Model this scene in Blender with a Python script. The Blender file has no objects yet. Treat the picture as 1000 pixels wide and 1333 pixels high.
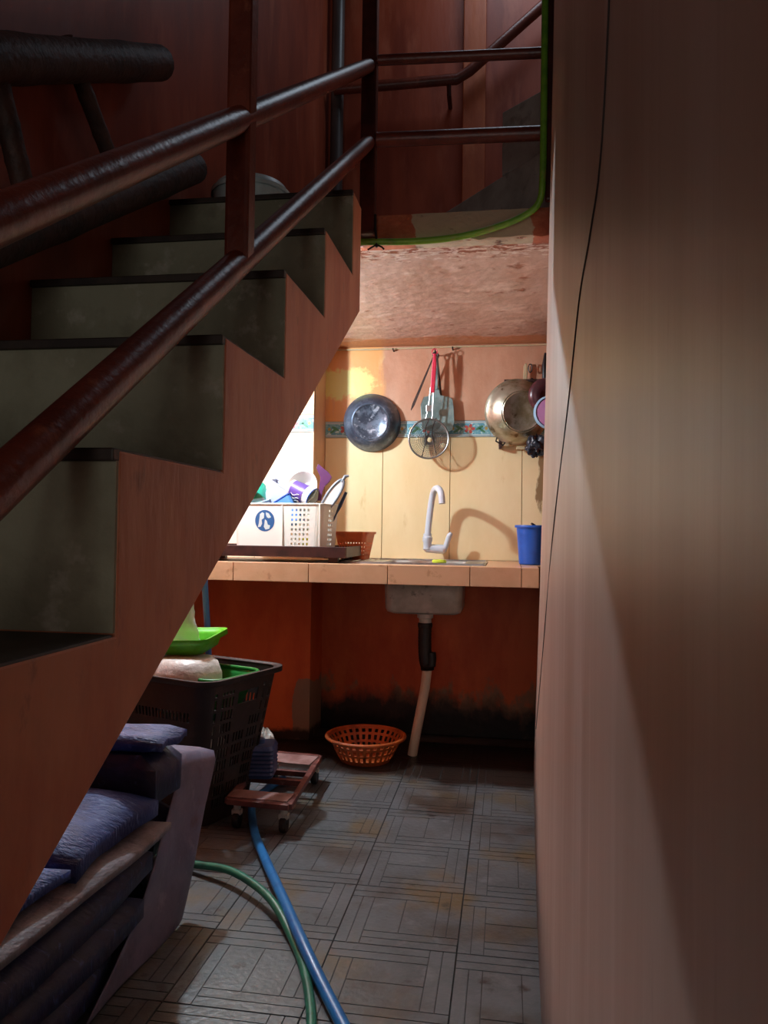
import bpy, bmesh, math, random
from mathutils import Vector, Matrix, Euler
random.seed(7)
R = math.radians
SC = bpy.context.scene
COL = SC.collection

# ------------------------------------------------------------------ camera
FPX = 1000.0
cam_d = bpy.data.cameras.new('camera'); cam = bpy.data.objects.new('camera', cam_d); COL.objects.link(cam)
cam_d.sensor_fit = 'VERTICAL'; cam_d.sensor_height = 36.0; cam_d.lens = 36.0 * FPX / 1333.0
cam_d.clip_start = 0.01
yaw, pitch, roll = R(9.1), R(1.33), R(0.8)
fwd = Vector((-math.sin(yaw) * math.cos(pitch), math.cos(yaw) * math.cos(pitch), math.sin(pitch)))
r0 = Vector((math.cos(yaw), math.sin(yaw), 0)); u0 = r0.cross(fwd)
rt = r0 * math.cos(roll) + u0 * math.sin(roll); upv = -r0 * math.sin(roll) + u0 * math.cos(roll)
m = Matrix((rt, upv, -fwd)).transposed().to_4x4(); m.translation = (0, 0, 1.0)
cam.matrix_world = m
SC.camera = cam

# ------------------------------------------------------------------ light
W = bpy.data.worlds.new('world'); SC.world = W; W.use_nodes = True
W.node_tree.nodes['Background'].inputs[0].default_value = (0.75, 0.82, 1.0, 1)
W.node_tree.nodes['Background'].inputs[1].default_value = 0.06
def light(name, typ, loc, power, col, size=0.1, rot=None, sy=None):
    d = bpy.data.lights.new(name, typ); d.energy = power; d.color = col
    if typ == 'AREA':
        d.size = size
        if sy: d.shape = 'RECTANGLE'; d.size_y = sy
    else: d.shadow_soft_size = size
    o = bpy.data.objects.new(name, d); COL.objects.link(o); o.location = loc
    if rot: o.rotation_euler = rot
    return o
LAMP = (-1.28, 2.86, 1.76)
light('kitchen_bulb_light', 'POINT', LAMP, 80, (0.70, 0.87, 1.0), 0.035)
# added area fill from behind the camera, and cool daylight down the stairwell
light('rear_fill', 'AREA', (-0.32, -1.7, 1.0), 8.0, (1.0, 0.97, 0.92), 0.8, (R(90), 0, 0), 1.7)
light('stairwell_daylight', 'AREA', (0.1, 3.3, 4.1), 5.0, (0.72, 0.85, 1.0), 0.7, (R(0), 0, 0), 0.5)
VS = SC.view_settings
VS.view_transform = 'Standard'; VS.look = 'None'; VS.gamma = 1.0; VS.exposure = 0.0; VS.use_curve_mapping = False

# ------------------------------------------------------------------ materials
def lin(c):
    return tuple((v / 255 / 12.92) if v / 255 <= .04045 else ((v / 255 + .055) / 1.055) ** 2.4 for v in c) + (1,)
MATS = {}
def M(name, col, layers=(), rough=.6, bump=0., bscale=60, metal=0., spec=.5, bstretch=(1, 1, 1), alpha=1., trans=0., emit=None, coat=0., sss=0.):
    """layers: (colour, scale, lo, hi, stretch, gate) ; gate = (axis, a, b) fades the layer in from a to b"""
    mt = bpy.data.materials.new(name); mt.use_nodes = True; nt = mt.node_tree; N = nt.nodes; L = nt.links
    b = N['Principled BSDF']
    b.inputs['Roughness'].default_value = rough; b.inputs['Metallic'].default_value = metal
    b.inputs['Specular IOR Level'].default_value = spec
    b.inputs['Alpha'].default_value = alpha; b.inputs['Transmission Weight'].default_value = trans
    b.inputs['Coat Weight'].default_value = coat
    if sss: b.inputs['Subsurface Weight'].default_value = sss; b.inputs['Subsurface Radius'].default_value = (.02, .02, .02)
    if emit: b.inputs['Emission Color'].default_value = lin(emit[0]); b.inputs['Emission Strength'].default_value = emit[1]
    geo = N.new('ShaderNodeNewGeometry')
    def coord(st):
        v = N.new('ShaderNodeVectorMath'); v.operation = 'MULTIPLY'; v.inputs[1].default_value = st
        L.new(geo.outputs['Position'], v.inputs[0]); return v.outputs[0]
    cur = N.new('ShaderNodeRGB'); cur.outputs[0].default_value = lin(col); cur = cur.outputs[0]
    for ly in layers:
        c2, sc, lo, hi = ly[:4]; st = ly[4] if len(ly) > 4 else (1, 1, 1); gate = ly[5] if len(ly) > 5 else None
        n = N.new('ShaderNodeTexNoise'); n.inputs['Scale'].default_value = sc; n.inputs['Detail'].default_value = 7; n.inputs['Roughness'].default_value = .62
        L.new(coord(st), n.inputs['Vector'])
        src = n.outputs['Fac']
        gs = gate if gate and isinstance(gate[0], (tuple, list)) else ([gate] if gate else [])
        mr = N.new('ShaderNodeMapRange'); mr.inputs[1].default_value = lo; mr.inputs[2].default_value = hi; mr.clamp = True
        L.new(src, mr.inputs[0])
        for g in gs:                                    # a gate shifts the noise threshold, so the layer keeps a ragged edge
            sx = N.new('ShaderNodeSeparateXYZ'); L.new(geo.outputs['Position'], sx.inputs[0])
            gm = N.new('ShaderNodeMapRange'); gm.clamp = True; gm.inputs[1].default_value = g[1]; gm.inputs[2].default_value = g[2]
            gm.inputs[3].default_value = -.6; gm.inputs[4].default_value = g[3] if len(g) > 3 else .22
            L.new(sx.outputs['XYZ'.index(g[0])], gm.inputs[0])
            ad = N.new('ShaderNodeMath'); ad.operation = 'ADD'; L.new(src, ad.inputs[0]); L.new(gm.outputs[0], ad.inputs[1]); src = ad.outputs[0]
        if gs: L.new(src, mr.inputs[0])
        mx = N.new('ShaderNodeMix'); mx.data_type = 'RGBA'
        L.new(mr.outputs[0], mx.inputs[0]); L.new(cur, mx.inputs[6]); mx.inputs[7].default_value = lin(c2); cur = mx.outputs[2]
    L.new(cur, b.inputs['Base Color'])
    if bump:
        n = N.new('ShaderNodeTexNoise'); n.inputs['Scale'].default_value = bscale; n.inputs['Detail'].default_value = 5
        L.new(coord(bstretch), n.inputs['Vector'])
        bp = N.new('ShaderNodeBump'); bp.inputs['Strength'].default_value = bump; bp.inputs['Distance'].default_value = .01
        L.new(n.outputs['Fac'], bp.inputs['Height']); L.new(bp.outputs[0], b.inputs['Normal'])
    MATS[name] = mt
    return mt

TERRA = (196, 104, 62)
M('terracotta', TERRA, [((168, 80, 46), 5, .42, .62, (1, 1, .35)), ((206, 124, 84), 9, .52, .75, (1, 1, .3))], .5, .25, 30, bstretch=(1, 1, .25))
M('stringer_paint', (194, 122, 86), [((172, 94, 62), 7, .42, .6, (1, 1, .3)), ((196, 128, 92), 12, .55, .7, (1, 1, .35)), ((140, 86, 62), 24, .62, .76, (1, 1, .5))], .5, .35, 26, bstretch=(1, 1, .3))
M('red_wall', (168, 78, 50), [((138, 58, 36), 4, .42, .6, (1, 1, .3)), ((182, 98, 70), 8, .55, .72, (1, 1, .25)), ((96, 44, 32), 3, .62, .74, (2, 2, .25))], .45, .2, 20, bstretch=(1, 1, .2))
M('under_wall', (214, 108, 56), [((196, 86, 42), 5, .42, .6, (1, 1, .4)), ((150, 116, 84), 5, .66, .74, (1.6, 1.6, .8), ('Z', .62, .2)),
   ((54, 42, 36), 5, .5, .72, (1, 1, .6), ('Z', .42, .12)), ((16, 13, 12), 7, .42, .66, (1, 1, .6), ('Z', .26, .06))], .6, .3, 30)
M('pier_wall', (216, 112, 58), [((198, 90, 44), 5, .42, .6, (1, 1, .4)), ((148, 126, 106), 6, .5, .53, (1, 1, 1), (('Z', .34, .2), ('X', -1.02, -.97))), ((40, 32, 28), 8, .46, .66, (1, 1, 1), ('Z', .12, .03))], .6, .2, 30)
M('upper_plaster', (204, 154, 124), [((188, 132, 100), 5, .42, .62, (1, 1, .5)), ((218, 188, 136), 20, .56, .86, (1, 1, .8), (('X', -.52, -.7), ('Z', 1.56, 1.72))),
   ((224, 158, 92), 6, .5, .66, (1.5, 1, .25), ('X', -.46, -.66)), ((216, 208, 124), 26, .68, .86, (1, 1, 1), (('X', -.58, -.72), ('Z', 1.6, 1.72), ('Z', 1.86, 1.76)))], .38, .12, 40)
M('wall_tile', (246, 224, 176), [((238, 212, 160), 3, .42, .62, (1, 1, .4)), ((214, 178, 116), 9, .62, .76, (1, 1, .3)), ((150, 118, 80), 10, .64, .72, (1.5, 1.5, .5), ('X', .04, .16))], .22, .03, 20)
M('wall_tile_lit', (252, 240, 214), [((246, 226, 188), 3, .42, .62, (1, 1, .4))], .22)  # same wall tile, with the nearby bulb's brightness put into the colour
M('grout', (206, 180, 138), [((150, 118, 82), 12, .5, .7)], .9)
M('counter_tile', (222, 178, 138), [((210, 162, 122), 4, .42, .62), ((192, 142, 104), 18, .6, .7)], .35, .05, 60)
M('counter_grout', (150, 104, 72), (), .9)
M('soffit', (206, 174, 158), [((190, 152, 132), 4, .42, .62), ((224, 198, 182), 6, .54, .68, (1, 1.5, 1)), ((150, 92, 66), 11, .6, .68),
   ((196, 128, 84), 5, .5, .62, (1, 3, 1), ('Y', 3.45, 3.65)), ((150, 76, 50), 22, .5, .54, (1, 2.2, 1), ('Y', 2.8, 2.5, .03)), ((226, 208, 196), 26, .52, .55, (1, 2, 1), ('Y', 2.85, 2.55, .0))], .4, .5, 22)
M('landing_face', (176, 98, 66), [((150, 72, 44), 8, .42, .6), ((176, 158, 132), 6, .5, .54, (.8, 1, 2), (('X', -.34, -.26), ('X', .1, .02))), ((84, 44, 32), 14, .6, .68)], .6, .5, 40)
M('cement_riser', (150, 146, 122), [((130, 125, 102), 5, .42, .6), ((112, 104, 86), 9, .56, .78), ((172, 164, 146), 16, .58, .7)], .7, .25, 50)
M('tread_edge', (58, 44, 36), [((38, 28, 24), 12, .45, .62)], .55)
M('cement_step', (166, 162, 154), [((140, 136, 128), 6, .42, .6), ((108, 102, 96), 10, .58, .72)], .7, .2, 40)
M('panel_wall', (174, 149, 134), [((162, 132, 114), 2.2, .4, .62, (1, 2.5, .22)), ((184, 162, 150), 4, .5, .7, (1, 3, .18)), ((146, 110, 90), 5, .6, .78, (1, 2.6, .14)), ((144, 116, 100), 12, .64, .74, (1, 2, .3))], .42, .06, 14, bstretch=(1, 3, .12))
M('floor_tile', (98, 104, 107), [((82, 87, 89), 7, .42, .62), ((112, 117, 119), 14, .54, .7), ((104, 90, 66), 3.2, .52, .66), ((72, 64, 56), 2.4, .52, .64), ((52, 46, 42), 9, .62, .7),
   ((44, 36, 30), 3, .44, .62, (1, 1, 1), ('Y', 2.75, 3.2)), ((20, 16, 14), 4, .42, .62, (1, 1, 1), ('Y', 3.05, 3.35))], .38, .15, 70)  # last two layers darken towards and under the counter
M('floor_joint', (72, 75, 76), [((60, 58, 55), 9, .45, .6)], .8)
M('concrete', (120, 108, 98), [((96, 84, 74), 6, .42, .6)], .8)
M('rail_paint', (120, 54, 36), [((98, 40, 26), 10, .42, .6), ((142, 76, 54), 26, .6, .7)], .36, .12, 90, spec=.6)
M('post_dark', (84, 34, 24), [((62, 26, 20), 12, .42, .6)], .35)
M('bamboo', (80, 50, 40), [((52, 34, 28), 14, .42, .62, (1, 1, 1)), ((100, 68, 54), 30, .6, .7)], .6, .4, 60)
M('pvc_dark', (70, 62, 60), [((98, 92, 90), 8, .5, .7, (1, 1, .2))], .35)
M('steel', (196, 198, 200), [((150, 152, 154), 12, .45, .65)], .28, metal=.9)
M('steel_dull', (204, 198, 186), [((172, 164, 150), 8, .42, .62), ((96, 88, 76), 14, .6, .7)], .45, .1, 60, metal=.1)
M('black_rubber', (26, 22, 22), [((44, 36, 32), 20, .5, .65)], .5)
M('pvc_white', (214, 196, 172), [((186, 158, 126), 10, .5, .66, (1, 1, .4))], .45)
M('tap_plastic', (206, 212, 220), (), .3)
M('enamel_dark', (92, 104, 122), [((128, 142, 158), 22, .52, .66), ((62, 72, 88), 9, .45, .62), ((168, 150, 124), 12, .64, .72)], .3, .06, 60, metal=.35)
M('enamel_worn', (112, 124, 140), [((66, 74, 88), 24, .45, .58), ((190, 200, 212), 30, .56, .66)], .28, .1, 70, metal=.4)
M('aluminium', (192, 190, 170), [((150, 142, 110), 12, .42, .62), ((206, 204, 190), 18, .55, .7), ((110, 92, 62), 16, .6, .7)], .36, .05, 50, metal=.75)
M('red_plastic', (206, 44, 70), (), .35)
M('wire', (128, 126, 122), (), .35, metal=.8)
M('spatula_grey', (132, 152, 148), [((104, 122, 118), 10, .45, .6), ((160, 176, 172), 16, .56, .7)], .35, metal=.2)
M('dark_iron', (50, 38, 34), [((76, 54, 44), 20, .5, .66)], .5, metal=.3)
M('pale_wood', (190, 168, 128), [((160, 134, 94), 20, .5, .66, (1, 1, .2))], .6)
M('pink_plastic', (214, 150, 200), (), .35)
M('pale_blue_plastic', (150, 186, 210), (), .35)
M('black_bag', (40, 44, 52), [((70, 78, 92), 30, .52, .66)], .25, .4, 60)
M('maroon_enamel', (74, 40, 46), [((98, 58, 62), 18, .5, .66)], .28)
M('blue_plastic', (36, 92, 190), [((30, 80, 172), 14, .45, .62)], .38)
M('rack_white', (232, 228, 214), (), .35, sss=.2)
M('rack_clear', (226, 230, 228), (), .3, trans=.35)
M('tray_wood', (70, 38, 32), [((48, 26, 22), 14, .42, .6, (1, 4, 1))], .45)
M('orange_plastic', (214, 104, 48), [((190, 84, 38), 16, .45, .62)], .4, sss=.1)
M('orange_dull', (196, 96, 40), [((150, 70, 30), 14, .45, .62), ((80, 44, 26), 18, .6, .7)], .5)
M('purple_plastic', (92, 42, 88), (), .4)
M('purple_print', (96, 70, 150), (), .4)
M('white_plastic', (236, 234, 226), (), .35)
M('grey_plastic', (120, 126, 134), (), .4)
M('navy_metal', (44, 62, 92), (), .3)
M('sky_blue_plastic', (96, 150, 222), (), .35)
M('teal_plastic', (38, 168, 136), (), .35)
M('pale_teal_plastic', (190, 220, 224), (), .35)
M('pale_lilac_plastic', (196, 204, 226), (), .35)
M('yellow_plastic', (228, 214, 40), (), .45)
M('pink_cloth', (226, 130, 136), (), .7)
M('sponge_green', (206, 224, 60), (), .8, .3, 200)
M('basket_black', (42, 32, 30), [((58, 44, 40), 20, .5, .66)], .5)
M('green_bright', (96, 190, 40), [((80, 168, 34), 10, .45, .6)], .4, sss=.1)
M('green_deep', (38, 128, 52), [((28, 104, 42), 12, .45, .6)], .4)
M('bag_white', (218, 214, 206), [((196, 190, 180), 14, .45, .62)], .4, .4, 50, sss=.2)
M('bag_clear', (226, 230, 230), (), .3, .5, 50, alpha=.72)
M('blue_stick', (70, 110, 168), (), .4)
M('tarp_navy', (32, 42, 82), [((22, 30, 62), 12, .42, .6), ((70, 90, 146), 26, .6, .7, (1, 3, 1))], .5, .4, 34, bstretch=(1, 2, 1))
M('tarp_navy_lit', (44, 70, 134), [((32, 50, 106), 14, .42, .6), ((90, 116, 172), 30, .58, .68, (1, 4, 1))], .6, .7, 55, bstretch=(1, 3, 1))  # upper folds of the navy tarpaulin, lamp light put into the colour
M('tarp_grey', (120, 116, 140), [((100, 96, 118), 7, .42, .62), ((104, 74, 86), 6, .56, .7, (1, 1, 1)), ((138, 134, 154), 22, .58, .7)], .45, .3, 24)
M('tarp_edge', (134, 130, 136), [((108, 102, 108), 18, .45, .62)], .6, .4, 80)
M('hose_blue', (46, 122, 186), [((38, 104, 168), 20, .45, .6)], .35)
M('hose_green', (40, 120, 92), [((30, 98, 76), 20, .45, .6), ((24, 66, 52), 24, .62, .7)], .4)
M('hose_lime', (122, 176, 52), [((98, 150, 44), 16, .45, .6), ((150, 150, 80), 12, .6, .7)], .4)
M('dolly_paint', (118, 70, 62), [((92, 50, 44), 14, .42, .6), ((150, 112, 104), 18, .58, .7)], .5, .2, 60)
M('dolly_plate', (160, 128, 122), [((128, 92, 86), 12, .42, .6)], .5, .1, 60)
M('navy_plastic', (66, 92, 140), [((50, 72, 116), 18, .45, .6)], .4)
M('bin_pale', (196, 212, 212), [((176, 190, 190), 10, .45, .62)], .4)
M('border_white', (206, 218, 214), (), .25)
M('border_teal', (128, 178, 184), [((100, 154, 170), 40, .45, .55), ((190, 216, 212), 60, .55, .6)], .25)
M('border_line', (120, 150, 160), (), .3)
M('petal_red', (178, 78, 70), (), .3)
M('petal_gold', (176, 150, 76), (), .3)
M('leaf_green', (70, 128, 90), (), .3)
M('bulb_glass', (250, 250, 245), (), .3, emit=((235, 245, 255), 12))
M('sticker_blue', (44, 92, 140), (), .35)
M('sticker_light', (196, 206, 200), (), .4)
M('cable_dark', (46, 34, 30), (), .6)

# ------------------------------------------------------------------ mesh builder
class B:
    def __init__(s): s.v = []; s.f = []; s.mi = []
    def add(s, vs, fs, mi=0):
        o = len(s.v); s.v += [tuple(v) for v in vs]; s.f += [tuple(o + i for i in f) for f in fs]; s.mi += [mi] * len(fs); return s
    def box(s, x0, x1, y0, y1, z0, z1, mi=0):
        vs = [(x, y, z) for z in (z0, z1) for y in (y0, y1) for x in (x0, x1)]
        return s.add(vs, [(0, 2, 3, 1), (4, 5, 7, 6), (0, 1, 5, 4), (2, 6, 7, 3), (0, 4, 6, 2), (1, 3, 7, 5)], mi)
    def prism(s, poly, axis, a, b, mi=0):
        """poly in the two other axes (order XY, XZ or YZ), extruded a..b"""
        def P(p, h): return {'X': (h, p[0], p[1]), 'Y': (p[0], h, p[1]), 'Z': (p[0], p[1], h)}[axis]
        n = len(poly); vs = [P(p, a) for p in poly] + [P(p, b) for p in poly]
        fs = [tuple(range(n))[::-1], tuple(range(n, 2 * n))] + [(i, (i + 1) % n, n + (i + 1) % n, n + i) for i in range(n)]
        return s.add(vs, fs, mi)
    def tube(s, pts, r, n=10, cap=True, mi=0, close=False):
        pts = [Vector(p) for p in pts]; K = len(pts); rs = r if isinstance(r, (list, tuple)) else [r] * K
        vs = []; prev = None
        for i, p in enumerate(pts):
            if close: t = pts[(i + 1) % K] - pts[i - 1]
            else: t = (pts[min(i + 1, K - 1)] - pts[max(i - 1, 0)])
            t.normalize()
            if prev is None:
                a = Vector((0, 0, 1)) if abs(t.z) < .9 else Vector((1, 0, 0)); u = t.cross(a).normalized()
            else: u = (prev - t * prev.dot(t)).normalized()
            prev = u; w = t.cross(u)
            vs += [p + (u * math.cos(2 * math.pi * k / n) + w * math.sin(2 * math.pi * k / n)) * rs[i] for k in range(n)]
        fs = []
        for i in range(K if close else K - 1):
            j = (i + 1) % K
            fs += [(i * n + k, i * n + (k + 1) % n, j * n + (k + 1) % n, j * n + k) for k in range(n)]
        if cap and not close: fs += [tuple(range(n))[::-1], tuple(range((K - 1) * n, K * n))]
        return s.add(vs, fs, mi)
    def lathe(s, prof, n=40, mat=None, mi=0, cap0=False, cap1=False, a0=0, a1=2 * math.pi):
        """prof (r, z) around Z ; mat places it"""
        mat = mat or Matrix(); full = abs(a1 - a0 - 2 * math.pi) < 1e-6; K = n if full else n + 1
        vs = [mat @ Vector((r * math.cos(a0 + (a1 - a0) * k / n), r * math.sin(a0 + (a1 - a0) * k / n), z)) for r, z in prof for k in range(K)]
        fs = []
        for i in range(len(prof) - 1):
            for k in range(n):
                k2 = (k + 1) % K
                fs.append((i * K + k, i * K + k2, (i + 1) * K + k2, (i + 1) * K + k))
        if cap0: fs.append(tuple(range(K))[::-1])
        if cap1: fs.append(tuple(range((len(prof) - 1) * K, len(prof) * K)))
        return s.add(vs, fs, mi)
    def grid(s, rows, mi=0, hole=None, wrap=False):
        nr = len(rows); nc = len(rows[0]); vs = [p for r in rows for p in r]; fs = []
        for i in range(nr - 1):
            for j in range(nc if wrap else nc - 1):
                if hole and hole(i, j): continue
                j2 = (j + 1) % nc
                fs.append((i * nc + j, i * nc + j2, (i + 1) * nc + j2, (i + 1) * nc + j))
        return s.add(vs, fs, mi)
    def build(s, name, mats, parent=None, smooth=False, bevel=0., solid=0., solid_off=0., sub=0, origin=None, local=False, wire=0., angle=40):
        me = bpy.data.meshes.new(name)
        o = bpy.data.objects.new(name, me); COL.objects.link(o)
        v = s.v
        if origin is not None:
            ox = Vector(origin); v = [tuple(Vector(p) - ox) for p in v]; o.location = ox
        me.from_pydata(v, [], s.f); me.update()
        for mm in (mats if isinstance(mats, (list, tuple)) else [mats]): me.materials.append(MATS[mm])
        for p, k in zip(me.polygons, s.mi): p.material_index = k
        bm = bmesh.new(); bm.from_mesh(me); bmesh.ops.recalc_face_normals(bm, faces=bm.faces)
        bm.to_mesh(me); bm.free()
        if smooth:
            for p in me.polygons: p.use_smooth = True
            me.set_sharp_from_angle(angle=R(angle))
        if wire:
            md = o.modifiers.new('wire', 'WIREFRAME'); md.thickness = wire; md.use_replace = True
        if solid:
            md = o.modifiers.new('solid', 'SOLIDIFY'); md.thickness = solid; md.offset = solid_off
        if bevel:
            md = o.modifiers.new('bevel', 'BEVEL'); md.width = bevel; md.segments = 2; md.limit_method = 'ANGLE'; md.angle_limit = R(40)
        if sub:
            md = o.modifiers.new('sub', 'SUBSURF'); md.levels = sub; md.render_levels = sub
        if parent:
            o.parent = parent
            if not local:
                if parent.parent: o.location = (0, 0, 0)                                # sub-part: the chain above already sums to the world origin
                elif origin is not None: o.location = Vector(origin) - parent.location   # parents are never rotated in this branch
                else: o.location = -parent.location
        return o
def tag(o, label=None, cat=None, group=None, kind=None):
    if label: o['label'] = label
    if cat: o['category'] = cat
    if group: o['group'] = group
    if kind: o['kind'] = kind
    return o
def thing(name, label, cat, loc=(0, 0, 0), rotz=0, group=None):
    o = bpy.data.objects.new(name, None); COL.objects.link(o); o.empty_display_size = .05
    o.location = loc; o.rotation_euler = (0, 0, rotz)
    return tag(o, label, cat, group)
def share(o, parent, loc, name=None):
    c = o.copy(); c.name = name or o.name.split('.')[0]; COL.objects.link(c); c.parent = parent; c.location = Vector(loc) - parent.location; return c
def structure(name, label, loc=(0, 0, 0)):
    o = bpy.data.objects.new(name, None); COL.objects.link(o); o.location = loc; o['kind'] = 'structure'; o['label'] = label; return o
def smooth_path(pts, k=8):
    P = [Vector(p) for p in pts]; P = [P[0] * 2 - P[1]] + P + [P[-1] * 2 - P[-2]]; out = []
    for i in range(1, len(P) - 2):
        a, b, c, d = P[i - 1:i + 3]
        for j in range(k):
            t = j / k
            out.append(.5 * ((2 * b) + (c - a) * t + (2 * a - 5 * b + 4 * c - d) * t * t + (3 * b - a - 3 * c + d) * t ** 3))
    out.append(P[-2]); return out
def interp(tab, x):
    if x <= tab[0][0]: return tab[0][1]
    for (a, va), (b, vb) in zip(tab, tab[1:]):
        if x <= b:
            t = (x - a) / (b - a); return va + (vb - va) * t
    return tab[-1][1]

# ================================================================== STRUCTURE
YB = 3.79          # kitchen back wall
XL = -1.75         # lower left wall
XU = -0.92         # upper left wall, beside the stairs
ZS = 1.917         # underside of the landing
ZT = 2.005         # top of the landing
YP = 3.56          # front of the pier left of the sink
XP = -0.915
YLIP = 2.40

# ---- floor: embossed 30 cm tiles
fl = structure('floor', 'grey embossed parquet-pattern floor tiles, wet and stained', (-.5, 2, 0))
B().box(XL - .1, .7, -2.2, YB + .1, -.12, -.008).build('floor_bed', 'floor_joint', fl)
def tile_mesh():
    b = B(); h = .1492; g = .0013
    b.box(-h, h, -h, h, -.009, -.0014, 1)
    w = .062
    def pc(x0, x1, y0, y1): b.box(x0 + g, x1 - g, y0 + g, y1 - g, -.0014, 0)
    c = h - w; m = w / 2
    pc(-h, -h + m, -h, c); pc(-h + m, -h + w, -h, c)           # pinwheel of doubled strips round a centre square
    pc(-h, c, c, c + m); pc(-h, c, c + m, h)
    pc(c, c + m, -c, h); pc(c + m, h, -c, h)
    pc(-c, h, -h, -h + m); pc(-c, h, -h + m, -c)
    pc(-c, c, -c, 0); pc(-c, c, 0, c)
    return b
t0 = None; nx = 0
for i in range(-6, 2):
    for j in range(-1, 10):
        x = -.107 - .15 + .3 * i + .3; y = 1.55 + .15 + .3 * j - .3
        if y > YB - .05: continue
        if t0 is None:
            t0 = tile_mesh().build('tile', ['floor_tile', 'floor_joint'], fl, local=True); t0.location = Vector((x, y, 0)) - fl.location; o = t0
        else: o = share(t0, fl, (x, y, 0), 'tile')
        o.rotation_euler.z = (i * 3 + j) % 4 * math.pi / 2

# ---- back wall of the kitchen
wb = structure('wall_back', 'kitchen back wall, beige tiles under a floral border and brown plaster above', (-.2, YB, 0))
B().box(XP, .75, YB + .012, YB + .15, 0, ZS + .02).build('masonry', 'grout', wb)
B().box(XP, .75, YB, YB + .02, 0, .80).build('lower_plaster', 'under_wall', wb)
B().box(XP, .75, YB - .004, YB + .02, 1.545, ZS + .02).build('upper_plaster', 'upper_plaster', wb)
def wall_tile_row(parent, x_edges, z0, z1, y, mat, name='tile'):
    for a, b in zip(x_edges, x_edges[1:]):
        B().box(a + .0015, b - .0015, y, y + .014, z0 + .001, z1 - .001).build(name, mat, parent, bevel=.0015)
xe = [XP, -.617, -.279, .071, .41, .75]
wall_tile_row(wb, xe, .857, 1.462, YB, 'wall_tile')
def border_row(parent, x0, x1, y, n):
    w = (x1 - x0) / n
    for k in range(n):
        a = x0 + w * k; cx = a + w / 2
        b = B().box(a + .001, a + w - .001, y - .002, y + .014, 1.464, 1.543)
        t = b.build('border_tile', 'border_white', parent, bevel=.001)
        d = B().box(a + .002, a + w - .002, y - .0028, y - .002, 1.476, 1.531, 0)
        yy = y - .0034
        for z in (1.470, 1.537): d.box(a + .001, a + w - .001, yy + .0002, y - .002, z - .002, z + .002, 1)
        def disc(x, z, rx, rz, mi, rot=0, dy=0.):
            vs = [(x + rx * math.cos(q) * math.cos(rot) - rz * math.sin(q) * math.sin(rot), yy - dy, z + rx * math.cos(q) * math.sin(rot) + rz * math.sin(q) * math.cos(rot)) for q in [2 * math.pi * i / 8 for i in range(8)]]
            d.add(vs, [tuple(range(8))], mi)
        for q in range(5): disc(cx + .017 * math.cos(q * 1.257), 1.503 + .014 * math.sin(q * 1.257), .011, .008, 2, q * 1.257)
        disc(cx, 1.503, .007, .007, 3, 0, .0004)
        for sg in (-1, 1):
            disc(cx + sg * .05, 1.508, .022, .007, 4, .5 * sg); disc(cx + sg * .062, 1.495, .02, .006, 4, -.6 * sg); disc(cx + sg * .082, 1.505, .008, .009, 3)
        d.build('floral_print', ['border_teal', 'border_line', 'petal_red', 'petal_gold', 'leaf_green'], t, local=True).location = -Vector(parent.location) + Vector(parent.location)
        o = d
    return
border_row(wb, XP, .75, YB, 8)
for ch in wb.children:                       # sub-parts were built in world coordinates: bring them under their tile
    for g in ch.children: g.location = (0, 0, 0)

# ---- pier left of the sink
wp = structure('wall_pier', 'pale lit pier wall left of the sink, orange below the counter', (-1.3, YP, 0))
B().box(XL, XP, YP, YB + .15, 0, .80).build('lower_plaster', 'pier_wall', wp)
B().box(XL, XP - .012, YP + .012, YB + .15, .80, ZS + .02).build('masonry', 'grout', wp)
B().box(XP - .012, XP, YP + .001, YB + .15, .80, ZS + .02).build('corner_return', 'counter_tile', wp)
xe2 = [XL, -1.5, -1.2, XP]
wall_tile_row(wp, xe2, .857, 1.462, YP, 'wall_tile_lit')
border_row(wp, XL, XP, YP, 4)
B().box(XL, XP, YP - .004, YP + .02, 1.545, ZS + .02).build('upper_plaster', 'upper_plaster', wp)

# ---- other walls
wl = B().box(XL - .12, XL, -.6, YB + .1, 0, ZS + .02).build('wall_left', 'under_wall'); tag(wl, 'orange plaster wall under the stairs', kind='structure')
slope = .639
def zbot(y): return 1.601 + (y - 2.064) * slope
wu = B().prism([(-2.2, 0), (-.45, 0), (2.064, 1.601 + .02), (2.42, 1.80), (2.42, ZS + .01), (YB + .1, ZS + .01), (YB + .1, 4.6), (-2.2, 4.6)], 'X', XU - .08, XU).build('wall_upper', 'red_wall')
tag(wu, 'dark red wall along the left side of the stairs', kind='structure')
wub = structure('wall_back_upper', 'dark red wall behind the landing', (-.2, YB, ZS))
B().box(XU - .08, 2.0, YB, YB + .12, ZT, 4.6).build('plaster', 'red_wall', wub)
B().box(-.235, -.125, YB - .045, YB + .01, ZT, 4.6).build('pilaster', 'terracotta', wub, bevel=.004)
B().box(XU - .1, 2.0, -2.2, YB + .2, 4.6, 4.7).build('ceiling', 'red_wall'); tag(bpy.data.objects['ceiling'], 'dark ceiling over the stairwell', kind='structure')
wk = B().box(.62, .75, 2.38, YB + .1, 0, ZS + .02).build('wall_kitchen_side', 'under_wall'); tag(wk, 'kitchen side wall behind the right hand wall', kind='structure')
wru = B().box(1.3, 1.42, 2.3, YB + .1, ZT, 4.6).build('wall_right_upper', 'red_wall'); tag(wru, 'dark red wall beside the upper steps', kind='structure')

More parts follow.
